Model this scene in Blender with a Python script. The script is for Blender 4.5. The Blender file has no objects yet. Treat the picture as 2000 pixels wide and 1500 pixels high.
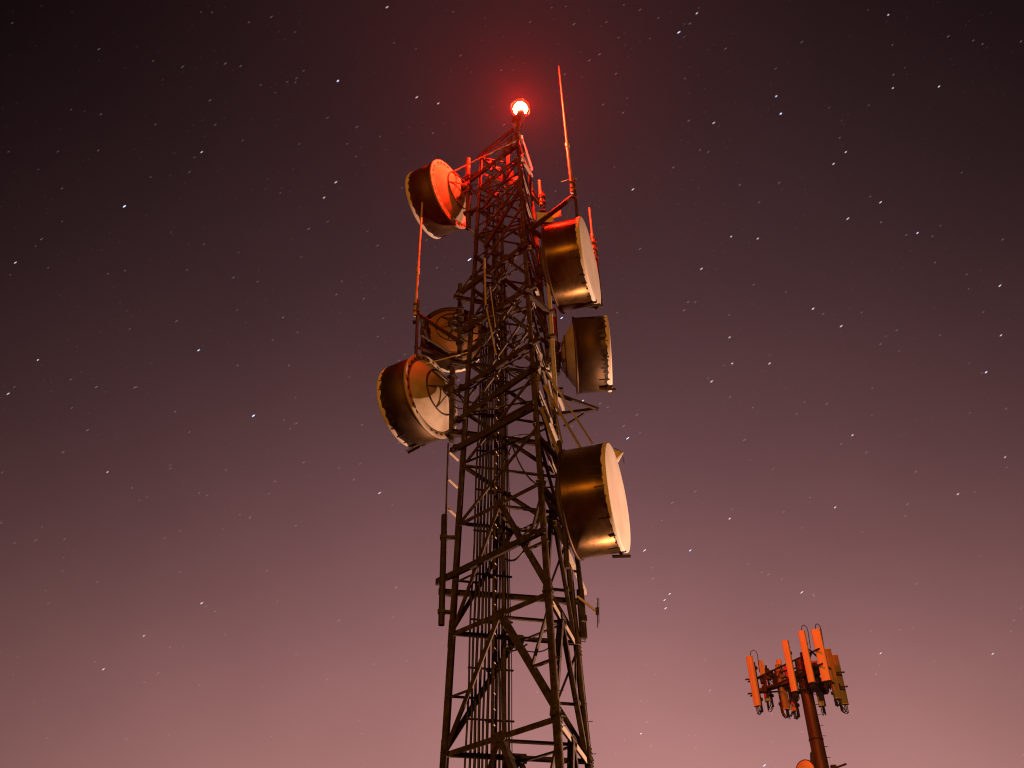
import bpy, math, random
from mathutils import Vector as V, Matrix
random.seed(7)
S = bpy.context.scene
COL = S.collection
R = math.radians
PI = math.pi

# ------------------------------------------------------------------ camera
PITCH, ROLL, CZ = 36.0067, -1.8209, 1.6
th, ro = R(PITCH), R(ROLL)
FW = V((0, math.cos(th), math.sin(th)))
_u = V((0, -math.sin(th), math.cos(th)))
_r = V((1, 0, 0))
RT = _r * math.cos(ro) + _u * math.sin(ro)
UP = -_r * math.sin(ro) + _u * math.cos(ro)
CAM = V((0, 0, CZ))
FPX = 35 / 36 * 2000
cd = bpy.data.cameras.new('camera')
cd.lens, cd.sensor_width, cd.clip_end, cd.clip_start = 35, 36, 6000, .1
co = bpy.data.objects.new('camera', cd)
COL.objects.link(co)
M3 = Matrix((RT, UP, -FW)).transposed()
co.matrix_world = Matrix.Translation(CAM) @ M3.to_4x4()
S.camera = co


def ray(x, y):
    return (FW + RT * ((x - 1000) / FPX) - UP * ((y - 750) / FPX)).normalized()


def onplane(x, y, p, n):
    d = ray(x, y)
    return CAM + d * ((V(p) - CAM).dot(n) / d.dot(n))


def at(x, y, Y):                      # surveyed point in the upright plane at depth Y
    return onplane(x, y, (0, Y, 0), V((0, 1, 0)))


def atz(x, y, z):                     # surveyed point at height z
    return onplane(x, y, (0, 0, z), V((0, 0, 1)))


# ------------------------------------------------------------------ the tower's setting-out
AX, AY, PH = .1381, 20.0, 16.4709
ANG = {'F': R(-90 + PH), 'L': R(-210 + PH), 'R': R(30 + PH)}


def rad(z):
    return 2.2169 - .05373 * z


def leg(n, z, extra=0):
    a, r = ANG[n], rad(z) + extra
    return V((AX + r * math.cos(a), AY + r * math.sin(a), z))


def fnorm(fc):                        # outward normal of a tower face
    a, b = leg(fc[0], 0), leg(fc[1], 0)
    m = (a + b) / 2 - V((AX, AY, 0))
    m.z = m.length * .027
    return m.normalized()


def onface(fc, x, y):
    return onplane(x, y, leg(fc[0], 5), fnorm(fc))


# ------------------------------------------------------------------ materials
def new_mat(name):
    m = bpy.data.materials.new(name)
    m.use_nodes = True
    n = m.node_tree.nodes
    return m, n, m.node_tree.links, n['Principled BSDF']


def weathered(name, c1, c2, scale=6, metal=0., rough=(.45, .75), detail=6, bump=.15, stain=None, streak=False, spec=.5):
    m, n, l, b = new_mat(name)
    tc = n.new('ShaderNodeTexCoord')
    mp = n.new('ShaderNodeMapping')
    mp.inputs['Scale'].default_value = (1, 1, .22) if streak else (1, 1, 1)
    l.new(tc.outputs['Object'], mp.inputs['Vector'])
    t = n.new('ShaderNodeTexNoise')
    t.inputs['Scale'].default_value = scale
    t.inputs['Detail'].default_value = detail
    t.inputs['Roughness'].default_value = .65
    l.new(mp.outputs['Vector'], t.inputs['Vector'])
    r = n.new('ShaderNodeValToRGB')
    r.color_ramp.elements[0].position, r.color_ramp.elements[1].position = .35, .65
    r.color_ramp.elements[0].color = (*c1, 1)
    r.color_ramp.elements[1].color = (*c2, 1)
    l.new(t.outputs['Fac'], r.inputs['Fac'])
    out = r.outputs['Color']
    if stain:
        t2 = n.new('ShaderNodeTexNoise')
        t2.inputs['Scale'].default_value = scale * .35
        t2.inputs['Detail'].default_value = 8
        l.new(mp.outputs['Vector'], t2.inputs['Vector'])
        r2 = n.new('ShaderNodeValToRGB')
        r2.color_ramp.elements[0].position, r2.color_ramp.elements[1].position = .52, .66
        l.new(t2.outputs['Fac'], r2.inputs['Fac'])
        mx = n.new('ShaderNodeMix')
        mx.data_type = 'RGBA'
        l.new(r2.outputs['Color'], mx.inputs[0])
        l.new(out, mx.inputs[6])
        mx.inputs[7].default_value = (*stain, 1)
        out = mx.outputs[2]
    l.new(out, b.inputs['Base Color'])
    mr = n.new('ShaderNodeMapRange')
    mr.inputs['To Min'].default_value, mr.inputs['To Max'].default_value = rough
    l.new(t.outputs['Fac'], mr.inputs['Value'])
    l.new(mr.outputs['Result'], b.inputs['Roughness'])
    b.inputs['Metallic'].default_value = metal
    b.inputs['Specular IOR Level'].default_value = spec
    if bump:
        bp = n.new('ShaderNodeBump')
        bp.inputs['Strength'].default_value = bump
        bp.inputs['Distance'].default_value = .02
        l.new(t.outputs['Fac'], bp.inputs['Height'])
        l.new(bp.outputs['Normal'], b.inputs['Normal'])
    return m


STEEL = weathered('weathered_galvanised_steel', (.027, .020, .015), (.105, .084, .066), 7, .3, (.45, .8), stain=(.045, .022, .012))
DARKSTEEL = weathered('rusty_dark_steel', (.016, .011, .008), (.058, .044, .034), 8, .2, (.5, .8), stain=(.035, .017, .009))
GALV_LIT = weathered('galvanised_and_lit_steel', (.46, .41, .34), (.62, .57, .5), 9, .3, (.35, .55))  # pale pipe steel; also paints the lit look onto right-face members
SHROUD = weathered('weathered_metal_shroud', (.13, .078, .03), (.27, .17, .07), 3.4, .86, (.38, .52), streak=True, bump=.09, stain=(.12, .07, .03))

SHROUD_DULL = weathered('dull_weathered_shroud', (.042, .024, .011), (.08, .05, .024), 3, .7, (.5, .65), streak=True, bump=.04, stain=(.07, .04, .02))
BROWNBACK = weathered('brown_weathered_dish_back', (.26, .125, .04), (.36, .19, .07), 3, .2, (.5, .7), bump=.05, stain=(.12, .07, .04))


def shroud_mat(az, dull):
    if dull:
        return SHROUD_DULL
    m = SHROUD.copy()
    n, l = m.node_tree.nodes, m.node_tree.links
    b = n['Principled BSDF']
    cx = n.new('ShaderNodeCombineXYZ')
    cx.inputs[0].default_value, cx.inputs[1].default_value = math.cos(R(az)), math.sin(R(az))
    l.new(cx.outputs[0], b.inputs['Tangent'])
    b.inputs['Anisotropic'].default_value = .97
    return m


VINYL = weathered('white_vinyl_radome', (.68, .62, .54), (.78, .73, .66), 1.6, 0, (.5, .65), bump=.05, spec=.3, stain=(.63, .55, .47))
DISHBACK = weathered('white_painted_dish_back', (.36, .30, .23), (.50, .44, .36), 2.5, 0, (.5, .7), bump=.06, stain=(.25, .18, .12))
RUBBER = weathered('black_rubber', (.012, .011, .010), (.03, .026, .022), 12, 0, (.35, .6))
NEAR_BLACK = weathered('near_black_hole_and_pipe', (.006, .005, .004), (.012, .01, .008), 12, 0, (.8, .9), bump=0)  # dark discs for flange openings; also blackens one mount pipe
FIBRE = weathered('fibreglass_antenna', (.36, .31, .26), (.46, .41, .35), 5, 0, (.3, .45), bump=.03)
PANEL = weathered('panel_antenna_plastic', (.7, .62, .54), (.82, .74, .65), 2.5, 0, (.45, .6), bump=.02, streak=True)
PANEL2 = weathered('olive_panel_plastic', (.28, .25, .16), (.38, .34, .24), 3, 0, (.5, .65), bump=.03, streak=True)  # darker olive copy of the panel plastic
POLEM = weathered('painted_steel_pole', (.065, .04, .028), (.11, .075, .055), 4, .2, (.4, .6), stain=(.055, .026, .016), streak=True)
CONC = weathered('concrete', (.25, .23, .2), (.36, .33, .3), 4, 0, (.8, .95))
GROUND = weathered('gravel_ground', (.10, .085, .07), (.2, .175, .15), 1.5, 0, (.85, 1), detail=12, bump=.6)


def emit(name, col, s):
    m, n, l, b = new_mat(name)
    b.inputs['Base Color'].default_value = (*col, 1)
    b.inputs['Emission Color'].default_value = (*col, 1)
    b.inputs['Emission Strength'].default_value = s
    return m


# ------------------------------------------------------------------ mesh builder
class MB:
    def __init__(s):
        s.v, s.f, s.mi, s.sm = [], [], [], []

    def add(s, vs, fs, mi=0, smooth=False):
        o = len(s.v)
        s.v += [V(x) for x in vs]
        for f in fs:
            s.f.append([i + o for i in f])
            s.mi.append(mi)
            s.sm.append(smooth)

    def prism(s, poly, p, q, b, a, mi=0, smooth=False):
        n = len(poly)
        vs = [p + b * x + a * y for x, y in poly] + [q + b * x + a * y for x, y in poly]
        fs = [[i, (i + 1) % n, n + (i + 1) % n, n + i] for i in range(n)]
        s.add(vs, fs, mi, smooth)
        s.add(vs, [list(range(n))[::-1], list(range(n, 2 * n))], mi)

    def frame(s, p, q, hint):
        d = (q - p).normalized()
        a = V(hint) - d * V(hint).dot(d)
        if a.length < 1e-4:
            a = V((1, 0, 0)) - d * d.x
        a.normalize()
        return d, a, d.cross(a)

    def angle(s, p, q, w, t, hint, flip=1, mi=0):     # rolled steel angle
        d, a, b = s.frame(p, q, hint)
        b = b * flip
        h = w / 2
        s.prism([(-h, 0), (h, 0), (h, -t), (-h + t, -t), (-h + t, -w), (-h, -w)], p, q, b, a, mi)

    def channel(s, p, q, w, dp, t, hint, mi=0):       # rolled steel channel
        d, a, b = s.frame(p, q, hint)
        h = w / 2
        s.prism([(-h, 0), (h, 0), (h, -dp), (h - t, -dp), (h - t, -t), (-h + t, -t), (-h + t, -dp), (-h, -dp)], p, q, b, a, mi)

    def bar(s, p, q, w, h, hint=(0, 0, 1), mi=0):
        d, a, b = s.frame(p, q, hint)
        s.prism([(-w / 2, -h / 2), (w / 2, -h / 2), (w / 2, h / 2), (-w / 2, h / 2)], p, q, b, a, mi)

    def box(s, c, sx, sy, sz, rz=0, mi=0, bev=0):
        c = V(c)
        x, y = V((math.cos(rz), math.sin(rz), 0)), V((-math.sin(rz), math.cos(rz), 0))
        hx, hy = sx / 2, sy / 2
        e = bev
        poly = [(-hx, -hy), (hx, -hy), (hx, hy), (-hx, hy)] if not e else \
            [(-hx + e, -hy), (hx - e, -hy), (hx, -hy + e), (hx, hy - e), (hx - e, hy), (-hx + e, hy), (-hx, hy - e), (-hx, -hy + e)]
        s.prism(poly, c - V((0, 0, sz / 2)), c + V((0, 0, sz / 2)), x, y, mi)

    def tube(s, pts, r, n=10, mi=0, cap=True):
        pts = [V(p) for p in pts]
        rs = r if isinstance(r, (list, tuple)) else [r] * len(pts)
        o, vs, fs = 0, [], []
        ref = None
        for i, p in enumerate(pts):
            d = (pts[min(i + 1, len(pts) - 1)] - pts[max(i - 1, 0)]).normalized()
            if ref is None:
                ref = V((0, 0, 1)) if abs(d.z) < .9 else V((1, 0, 0))
            a = (ref - d * ref.dot(d)).normalized()
            b = d.cross(a)
            ref = a
            for k in range(n):
                t = 2 * PI * k / n
                vs.append(p + (a * math.cos(t) + b * math.sin(t)) * rs[i])
        for i in range(len(pts) - 1):
            for k in range(n):
                fs.append([i * n + k, i * n + (k + 1) % n, (i + 1) * n + (k + 1) % n, (i + 1) * n + k])
        s.add(vs, fs, mi, True)
        if cap:
            m = (len(pts) - 1) * n
            s.add(vs, [list(range(n))[::-1], [m + k for k in range(n)]], mi)

    def lathe(s, c, ax, prof, n=64, mi=0, smooth=True, scallop=None):
        c, ax = V(c), V(ax).normalized()
        u = V((0, 0, 1)) if abs(ax.z) < .9 else V((1, 0, 0))
        u = (u - ax * u.dot(ax)).normalized()
        w = ax.cross(u)
        vs, fs = [], []
        for j, (q, r) in enumerate(prof):
            for k in range(n):
                t = 2 * PI * k / n
                qq = q
                if scallop and j == scallop[0]:
                    qq = q + scallop[1](t)
                vs.append(c + ax * qq + (u * math.cos(t) + w * math.sin(t)) * r)
        for j in range(len(prof) - 1):
            for k in range(n):
                fs.append([j * n + k, j * n + (k + 1) % n, (j + 1) * n + (k + 1) % n, (j + 1) * n + k])
        s.add(vs, fs, mi, smooth)
        for j in (0, len(prof) - 1):
            if prof[j][1] > 1e-3 and scallop is None and prof[j] is not None and s.capends:
                s.add(vs[j * n:(j + 1) * n], [list(range(n))], mi)
    capends = False

    def build(s, name, mats, parent=None, origin=None):
        o = origin if origin is not None else V((0, 0, 0))
        me = bpy.data.meshes.new(name)
        me.from_pydata([v - o for v in s.v], [], s.f)
        for m in (mats if isinstance(mats, (list, tuple)) else [mats]):
            me.materials.append(m)
        me.polygons.foreach_set('material_index', s.mi)
        me.polygons.foreach_set('use_smooth', s.sm)
        me.update()
        ob = bpy.data.objects.new(name, me)
        COL.objects.link(ob)
        if parent is not None:
            ob.parent = parent
        ob.location = (0, 0, 0) if parent is not None else o
        return ob


def thing(name, label, cat, loc, group=None):
    o = bpy.data.objects.new(name, None)
    COL.objects.link(o)
    o.location = loc
    o.empty_display_size = .2
    o['label'], o['category'] = label, cat
    if group:
        o['group'] = group
    return o


def part(root, name, mb, mats, parent=None):
    if not mb.v:
        return None
    return mb.build(name, mats, parent or root, V(root.location))


# ------------------------------------------------------------------ ground
g = MB()
N = 24
hs = 170.
vs, fs = [], []
for i in range(N + 1):
    for j in range(N + 1):
        x, y = -hs + 2 * hs * i / N, -hs + 2 * hs * j / N
        vs.append((x, y, -.25 * random.random() if math.hypot(x - 3, y - 22) > 35 else -.02 * random.random()))
for i in range(N):
    for j in range(N):
        a = i * (N + 1) + j
        fs.append([a, a + N + 1, a + N + 2, a + 1])
g.add(vs, fs, 0, True)
go = g.build('ground', GROUND)
go['kind'] = 'structure'

# ------------------------------------------------------------------ lattice tower
tower = thing('lattice_tower', 'tall dark three-legged steel lattice tower standing in the middle of the picture', 'tower', (AX, AY, 0))
ZT = 24.75
for n in 'LFR':
    m = MB()
    out = V((math.cos(ANG[n]), math.sin(ANG[n]), 0))
    side = V((-math.sin(ANG[n]), math.cos(ANG[n]), 0))
    zs = [0, 3.8, 7.34, 9.85, 12.47, 15.5, 18.5, 21.5, ZT]
    for i in range(len(zs) - 1):
        z0, z1 = zs[i], zs[i + 1]
        w = .19 - .10 * (z0 / ZT)
        t = .022
        # 60 degree angle: two flats meeting at the outside corner, each along a face
        for sg in (1, -1):
            d = (side * sg * .5 - out * .866)
            nn = (out * .5 + side * sg * .866)
            p0, p1 = leg(n, z0, .03), leg(n, z1 + (.08 if i < len(zs) - 2 else 0), .03)
            m.prism([(0, 0), (w, 0), (w, -t), (0, -t)], p0, p1, d, nn)
        if i:                                          # splice plates with bolts
            for sg in (1, -1):
                d = (side * sg * .5 - out * .866)
                nn = (out * .5 + side * sg * .866)
                p0, p1 = leg(n, z0 - .3, .034), leg(n, z0 + .3, .034)
                m.prism([(.012, .002), (w * .86, .002), (w * .86, .016), (.012, .016)], p0, p1, d, nn)
                for q in range(7):
                    for e in (.3, .68):
                        c = p0.lerp(p1, (q + .5) / 7) + d * (w * e) + nn * .016
                        m.tube([c, c + nn * .018], .013, 6)
    # step bolts up the leg
    if n != 'L':
        for k in range(56):
            z = 4.2 + k * .33
            sg = 1 if k % 2 else -1
            d = (side * sg * .5 - out * .866)
            nn = (out * .5 + side * sg * .866)
            c = leg(n, z, .03) + d * .05
            if 6 < z < 8.6 or k % 5 == 0:
                m.tube([c, c + nn * .11], .008, 6)
    # footing plate
    m.box(leg(n, .02), .5, .5, .04, ANG[n])
    part(tower, 'leg', m, STEEL)

FACES = ['LF', 'FR', 'LR']


def hbrace(fc, z0, z1=None, w=.085, kind='horizontal_brace', ext=(0, 0), mat=STEEL, ins=.05, flip=1):
    z1 = z0 if z1 is None else z1
    n = fnorm(fc)
    p, q = leg(fc[0], z0), leg(fc[1], z1)
    d = (q - p).normalized()
    p, q = p - d * ext[0] + n * -ins, q + d * ext[1] + n * -ins
    m = MB()
    m.angle(p, q, w, .012, n, flip)
    return part(tower, kind, m, mat)


def brace(p, q, fc, w=.08, kind='diagonal_brace', ins=.035, flip=1, mat=STEEL):
    n = fnorm(fc)
    m = MB()
    m.angle(p - n * ins, q - n * ins, w, .011, n, flip)
    return part(tower, kind, m, mat)


def gusset(c, fc, w, h, ins=.028):
    n = fnorm(fc)
    d = (leg(fc[1], 0) - leg(fc[0], 0)).normalized()
    u = n.cross(d)
    m = MB()
    c = c - n * ins
    m.prism([(-w, -h), (w, -h), (w * 1.25, 0), (w, h), (-w, h), (-w * 1.25, 0)], c, c + n * .012, d, u)
    for i in range(4):
        for j in range(2):
            e = c + d * (w * (-.7 + .46 * i)) + u * (h * (-.5 + j)) + n * .012
            m.tube([e, e + n * .015], .014, 6)
    part(tower, 'gusset_plate', m, STEEL)


# big lower bays: inverted V bracing to the middle of the upper horizontal, with secondary members
ZB = [0, 3.8, 7.34, 9.85, 12.47]
for i in range(4):
    z0, z1 = ZB[i], ZB[i + 1]
    mids = {}
    for fc in FACES:
        a0, b0, a1, b1 = leg(fc[0], z0), leg(fc[1], z0), leg(fc[0], z1), leg(fc[1], z1)
        mid = (a1 + b1) / 2
        mids[fc] = mid
        w = .115 if i < 3 else .095
        hbrace(fc, z1, w=w, mat=GALV_LIT if fc == 'FR' else STEEL)  # right face paler: its light is put into the colour
        brace(a0, mid, fc, w * 1.05)
        brace(b0, mid, fc, w * 1.05, flip=-1)
        gusset(mid, fc, .17 if i < 3 else .13, .10)
        da, db = a0.lerp(mid, .46), b0.lerp(mid, .46)
        zm = z0 + (z1 - z0) * .46
        brace(leg(fc[0], zm), da, fc, .055, 'secondary_brace', .06)
        brace(leg(fc[1], zm), db, fc, .055, 'secondary_brace', .06)
        if i >= 2 or fc == 'LF':
            brace(leg(fc[1], z1), db, fc, .05, 'secondary_brace', .06)
    # plan bracing
    n = V((0, 0, 1))
    for a, b in (('LF', 'FR'), ('FR', 'LR'), ('LR', 'LF')):
        m = MB()
        m.angle(mids[a] - V((0, 0, .1)), mids[b] - V((0, 0, .1)), .06, .008, (0, 0, -1))
        part(tower, 'plan_brace', m, STEEL)

# upper bays: one diagonal per face
ZU = [12.47, 14.0, 15.5, 17.0, 18.5, 20.0, 21.45, 22.45, 23.4, 24.66]
for i in range(len(ZU) - 1):
    z0, z1 = ZU[i], ZU[i + 1]
    w = .078 - .003 * i
    hbrace('LR', z1, w=w * 1.05)
    hbrace('FR', z1, w=w * 1.05, mat=GALV_LIT)  # paler steel stands in for light on the right face
    if i > 5:
        hbrace('LF', z1, w=w)
    brace(leg('L', z0), leg('F', z1), 'LF', w * 1.05)
    brace(leg('L', z1), leg('R', z0), 'LR', w, flip=-1)
    brace(leg('F', z1), leg('R', z0), 'FR', w)
    if i in (1, 3, 5):
        m = MB()
        m.angle(leg('L', z1) , leg('F', z1).lerp(leg('R', z1), .5), .05, .008, (0, 0, -1))
        part(tower, 'plan_brace', m, STEEL)
for z0, z1 in zip(ZU[1:-2], ZU[2:-1]):
    zm = (z0 + z1) / 2
    brace(leg('R', z1), leg('L', z0), 'LR', .042, 'secondary_brace', .10)
    brace(leg('F', zm), leg('L', z0).lerp(leg('F', z1), .52), 'LF', .042, 'secondary_brace', .06)
    brace(leg('L', zm), leg('L', z0).lerp(leg('F', z1), .48), 'LF', .042, 'secondary_brace', .06)
    brace(leg('R', z1), leg('F', z0), 'FR', .042, 'secondary_brace', .09)
# extra crossing members seen half way up
brace(leg('L', 20.6), leg('R', 19.0), 'LR', .15, ins=.16, mat=DARKSTEEL)
brace(leg('L', 19.4), leg('R', 17.9), 'LR', .13, ins=.16, mat=DARKSTEEL)
brace(leg('L', 16.1), leg('F', 17.7), 'LF', .07, ins=.12)
brace(leg('R', 19.1), leg('F', 20.5), 'FR', .06, ins=.12)
brace(onface('LF', 928, 370), onface('LF', 1011, 306), 'LF', .06, ins=.02)
brace(onface('LF', 940, 479), onface('LF', 1015, 355), 'LF', .12, ins=.10, mat=DARKSTEEL)


# mount beams (channels) clamped outside the legs
def beam(p, q, hint, w=.15, dp=.07, name='mount_beam', mat=DARKSTEEL):
    m = MB()
    m.channel(p, q, w, dp, .012, hint)
    for e in (.08, .92) if mat is DARKSTEEL else ():
        c = p.lerp(q, e)
        m.box(c + V(hint).normalized() * .012, .12, .12, .12, .5)
    return part(tower, name, m, mat)


def fbeam(fc, a, b, off=.10, **k):
    n = fnorm(fc)
    return beam(onface(fc, *a) + n * off, onface(fc, *b) + n * off, n, **k)


fbeam('LF', (857, 1139), (1070, 1036), w=.15)
fbeam('LF', (884, 884), (1046, 797), w=.17)
fbeam('LF', (888, 831), (1060, 712), w=.16)
fbeam('LF', (895, 768), (1058, 664), w=.15)
fbeam('LF', (903, 655), (1050, 559), w=.13)
fbeam('LF', (891, 583), (1034, 479), w=.16)
fbeam('LF', (903, 369), (1016, 285), w=.13)
fbeam('LR', (858, 1153), (1131, 1173), w=.13)
fbeam('LR', (884, 841), (1088, 868), w=.15)
fbeam('LR', (884, 703), (1086, 733), w=.12)
fbeam('LR', (893, 578), (1072, 612), w=.12)
fbeam('FR', (1078, 1022), (1138, 1158), w=.13, mat=GALV_LIT)  # right-face beams coloured pale, as if lit
fbeam('FR', (1057, 797), (1094, 890), w=.12, mat=GALV_LIT)
fbeam('FR', (1064, 716), (1096, 800), w=.11, mat=GALV_LIT)
fbeam('FR', (1042, 566), (1076, 640), w=.11, mat=GALV_LIT)
fbeam('FR', (1030, 484), (1066, 560), w=.11, mat=GALV_LIT)
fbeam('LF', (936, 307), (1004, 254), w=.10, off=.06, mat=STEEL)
fbeam('FR', (1017, 268), (1038, 331), w=.11, off=.05, mat=GALV_LIT)  # pale colour stands in for light on this flat
fbeam('FR', (1015, 304), (1038, 344), w=.08, off=.05, mat=GALV_LIT)
for a, b, Y0, Y1 in [((966, 318), (1006, 262), 19.9, 19.2), ((988, 300), (1012, 258), 19.8, 19.1), ((1034, 326), (1014, 258), 20.3, 19.1), ((1008, 322), (1024, 300), 19.6, 19.8),
                     ((940, 330), (990, 300), 20.2, 19.9), ((962, 345), (1012, 318), 20.2, 19.4), ((975, 372), (1018, 352), 20.1, 19.4)]:
    m = MB()
    m.angle(at(*a, Y0), at(*b, Y1), .05, .008, (0, -1, -.4))
    part(tower, 'top_frame', m, STEEL)
# flats painted pale as if lit, running down from the leg to the drum
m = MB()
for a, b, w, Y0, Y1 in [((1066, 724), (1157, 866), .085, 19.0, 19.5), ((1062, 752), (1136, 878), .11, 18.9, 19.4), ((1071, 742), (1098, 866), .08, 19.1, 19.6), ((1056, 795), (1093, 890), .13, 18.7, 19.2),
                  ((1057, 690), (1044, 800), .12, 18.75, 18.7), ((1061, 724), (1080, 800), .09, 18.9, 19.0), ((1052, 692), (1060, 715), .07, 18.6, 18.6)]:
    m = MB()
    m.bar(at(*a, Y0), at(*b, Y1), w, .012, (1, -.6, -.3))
    part(tower, 'tie_strap', m, GALV_LIT)
for a, b, r_ in [((946, 505), (949, 597), .03), ((949, 595), (969, 694), .022), ((957, 560), (968, 640), .016)]:
    m = MB()
    m.tube([at(*a, 19.35), at(*b, 19.25)], r_, 8)
    part(tower, 'conduit', m, GALV_LIT)
# triangular outrigger bracket right of the tower
zo = 15.9
m = MB()
for a, b, w in [((1078, 769), (1168, 801), .07), ((1084, 812), (1168, 801), .08), ((1102, 834), (1142, 809), .05)]:
    m.angle(atz(*a, zo), atz(*b, zo), w, .009, (0, 0, -1))
part(tower, 'outrigger_bracket', m, DARKSTEEL)

# cable run and climbing ladder inside the back face
nLR = fnorm('LR')


def lr(z, fr, ins=.18):
    return leg('L', z).lerp(leg('R', z), fr) - nLR * ins


for k, (fr, r) in enumerate([(.14, .030), (.168, .036), (.195, .042), (.225, .042), (.252, .034), (.28, .042), (.335, .046), (.36, .034), (.382, .038), (.405, .034), (.428, .034), (.447, .014)]):
    m = MB()
    top = 22.8 - 1.1 * (k % 4) - (2.5 if k in (2, 6) else 0)
    pts = []
    z = 0
    while z < top:
        pts.append(lr(z, fr + .004 * math.sin(z * 1.7 + k), .18 + .012 * math.sin(z * 2.3 + k * 2)))
        z += .8
    pts.append(lr(top, fr, .18))
    m.tube(pts, r * .70, 8)
    part(tower, 'feeder_cable', m, RUBBER)
m = MB()
for k in range(21):
    z = .6 + k * 1.06
    m.bar(lr(z, .13, .21), lr(z, .46, .21), .05, .03, (0, 0, 1))
    m.bar(lr(z, .27, .15), lr(z, .33, .15), .09, .06, (0, 0, 1))
part(tower, 'cable_bracket', m, DARKSTEEL)
m = MB()
dFR = (leg('R', 0) - leg('F', 0)).normalized()
for fr in (.30,):
    m.bar(lr(0, fr, .34), lr(23, fr, .34), .06, .06, nLR, 1)
    m.bar(lr(0, fr + .08, .34), lr(23, fr + .08, .34), .05, .05, nLR, 1)
for k in range(70):
    z = .5 + .32 * k
    p = lr(z, .315, .37)
    m.tube([p - dFR * .11, p + dFR * .13], .011, 6)
part(tower, 'climbing_ladder', m, [GALV_LIT, STEEL])

# looping jumper cables between the drums and the cable run
m = MB()


def loop(a, b, sag, r=.016, n=12, side=V((0, 0, 0))):
    pts = []
    for i in range(n + 1):
        t = i / n
        p = V(a).lerp(V(b), t)
        s = 4 * t * (1 - t)
        pts.append(p - V((0, 0, sag * s)) + side * s)
    m.tube(pts, r, 7)


jumps = [((905, 365), (985, 375), -.3), ((884, 790), (960, 760), .25), ((884, 778), (950, 745), .3), ((900, 655), (965, 640), .25), ((1085, 690), (990, 720), .5),
         ((1108, 940), (1000, 868), .5), ((1060, 560), (985, 590), .4), ((1000, 868), (985, 900), .3), ((985, 690), (990, 760), .3), ((980, 745), (992, 780), .25),
         ((1055, 860), (985, 858), -.22), ((1030, 1258), (985, 1256), .12), ((985, 1257), (1075, 1262), .12), ((960, 560), (1010, 600), .3), ((990, 620), (1000, 700), .4)]
for k, (a, b, sg) in enumerate(jumps):
    m = MB()
    loop(at(*a, 20.25 + .05 * (k % 5)), at(*b, 20.2 + .06 * (k % 3)), sg, .014 + .006 * (k % 2), side=V((.12 * (-1) ** k, .1, 0)))
    part(tower, 'jumper_cable', m, RUBBER)
# loose antenna feed clutter: clamps and short pipes around the middle
for k in range(26):
    m = MB()
    z = 16.3 + 6.0 * random.random()
    fr = .3 + .5 * random.random()
    p = lr(z, fr, .2 + .5 * random.random())
    q = p + V((random.uniform(-.25, .25), random.uniform(-.2, .2), random.uniform(-.5, .1)))
    m.tube([p, q], .018, 6)
    m.box(p, .09, .07, .1, random.random())
    part(tower, 'pipe_clamp', m, DARKSTEEL)
# top frame
m = MB()
for x, y0, y1, Y in [(955.5, 345, 392, 20.2), (953, 386, 440, 20.2), (991, 283, 398, 20.05), (998, 331, 362, 20.3), (980, 330, 352, 20.3)]:
    m = MB()
    m.angle(at(x, y0, Y), at(x, y1, Y), .075, .01, (-.5, -1, 0))
    part(tower, 'top_frame', m, STEEL)
for a, b, Y in [((955, 346), (982, 353), 20.15), ((955, 348), (992, 372), 20.15), ((944, 340), (1000, 352), 20.25), ((935, 372), (1006, 352), 20.0), ((952, 392), (1012, 345), 20.4), ((985, 352), (1013, 345), 20.2),
                ((948, 327), (985, 326), 20.3), ((934, 385), (975, 412), 20.4), ((958, 312), (960, 345), 20.4)]:
    m = MB()
    m.angle(at(*a, Y), at(*b, Y + .15), .055, .008, (0, -1, -.3))
    part(tower, 'top_frame', m, STEEL)
m = MB()
m.prism([(-.2, -.16), (.2, -.16), (.26, .02), (.1, .17), (-.22, .14)], at(1063, 424, 19.5), at(1063, 424, 19.5) + V((.02, .02, .0)), V((1, .2, 0)).normalized(), V((0, -.1, 1)))
m.prism([(-.13, -.1), (.2, -.1), (.2, .12), (-.13, .12)], at(1081, 421, 19.6), at(1081, 421, 19.6) + V((.02, -.02, 0)), V((1, -.3, 0)).normalized(), V((0, 0, 1)))
m.tube([at(1071, 440, 19.6), at(1070, 462, 19.6)], [.06, .04], 10)
part(tower, 'bracket_plate', m, VINYL)
# concrete footings
m = MB()
for n in 'LFR':
    m.box(leg(n, -.15), 1.0, 1.0, .3, ANG[n], bev=.04)
part(tower, 'footing', m, CONC)


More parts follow.
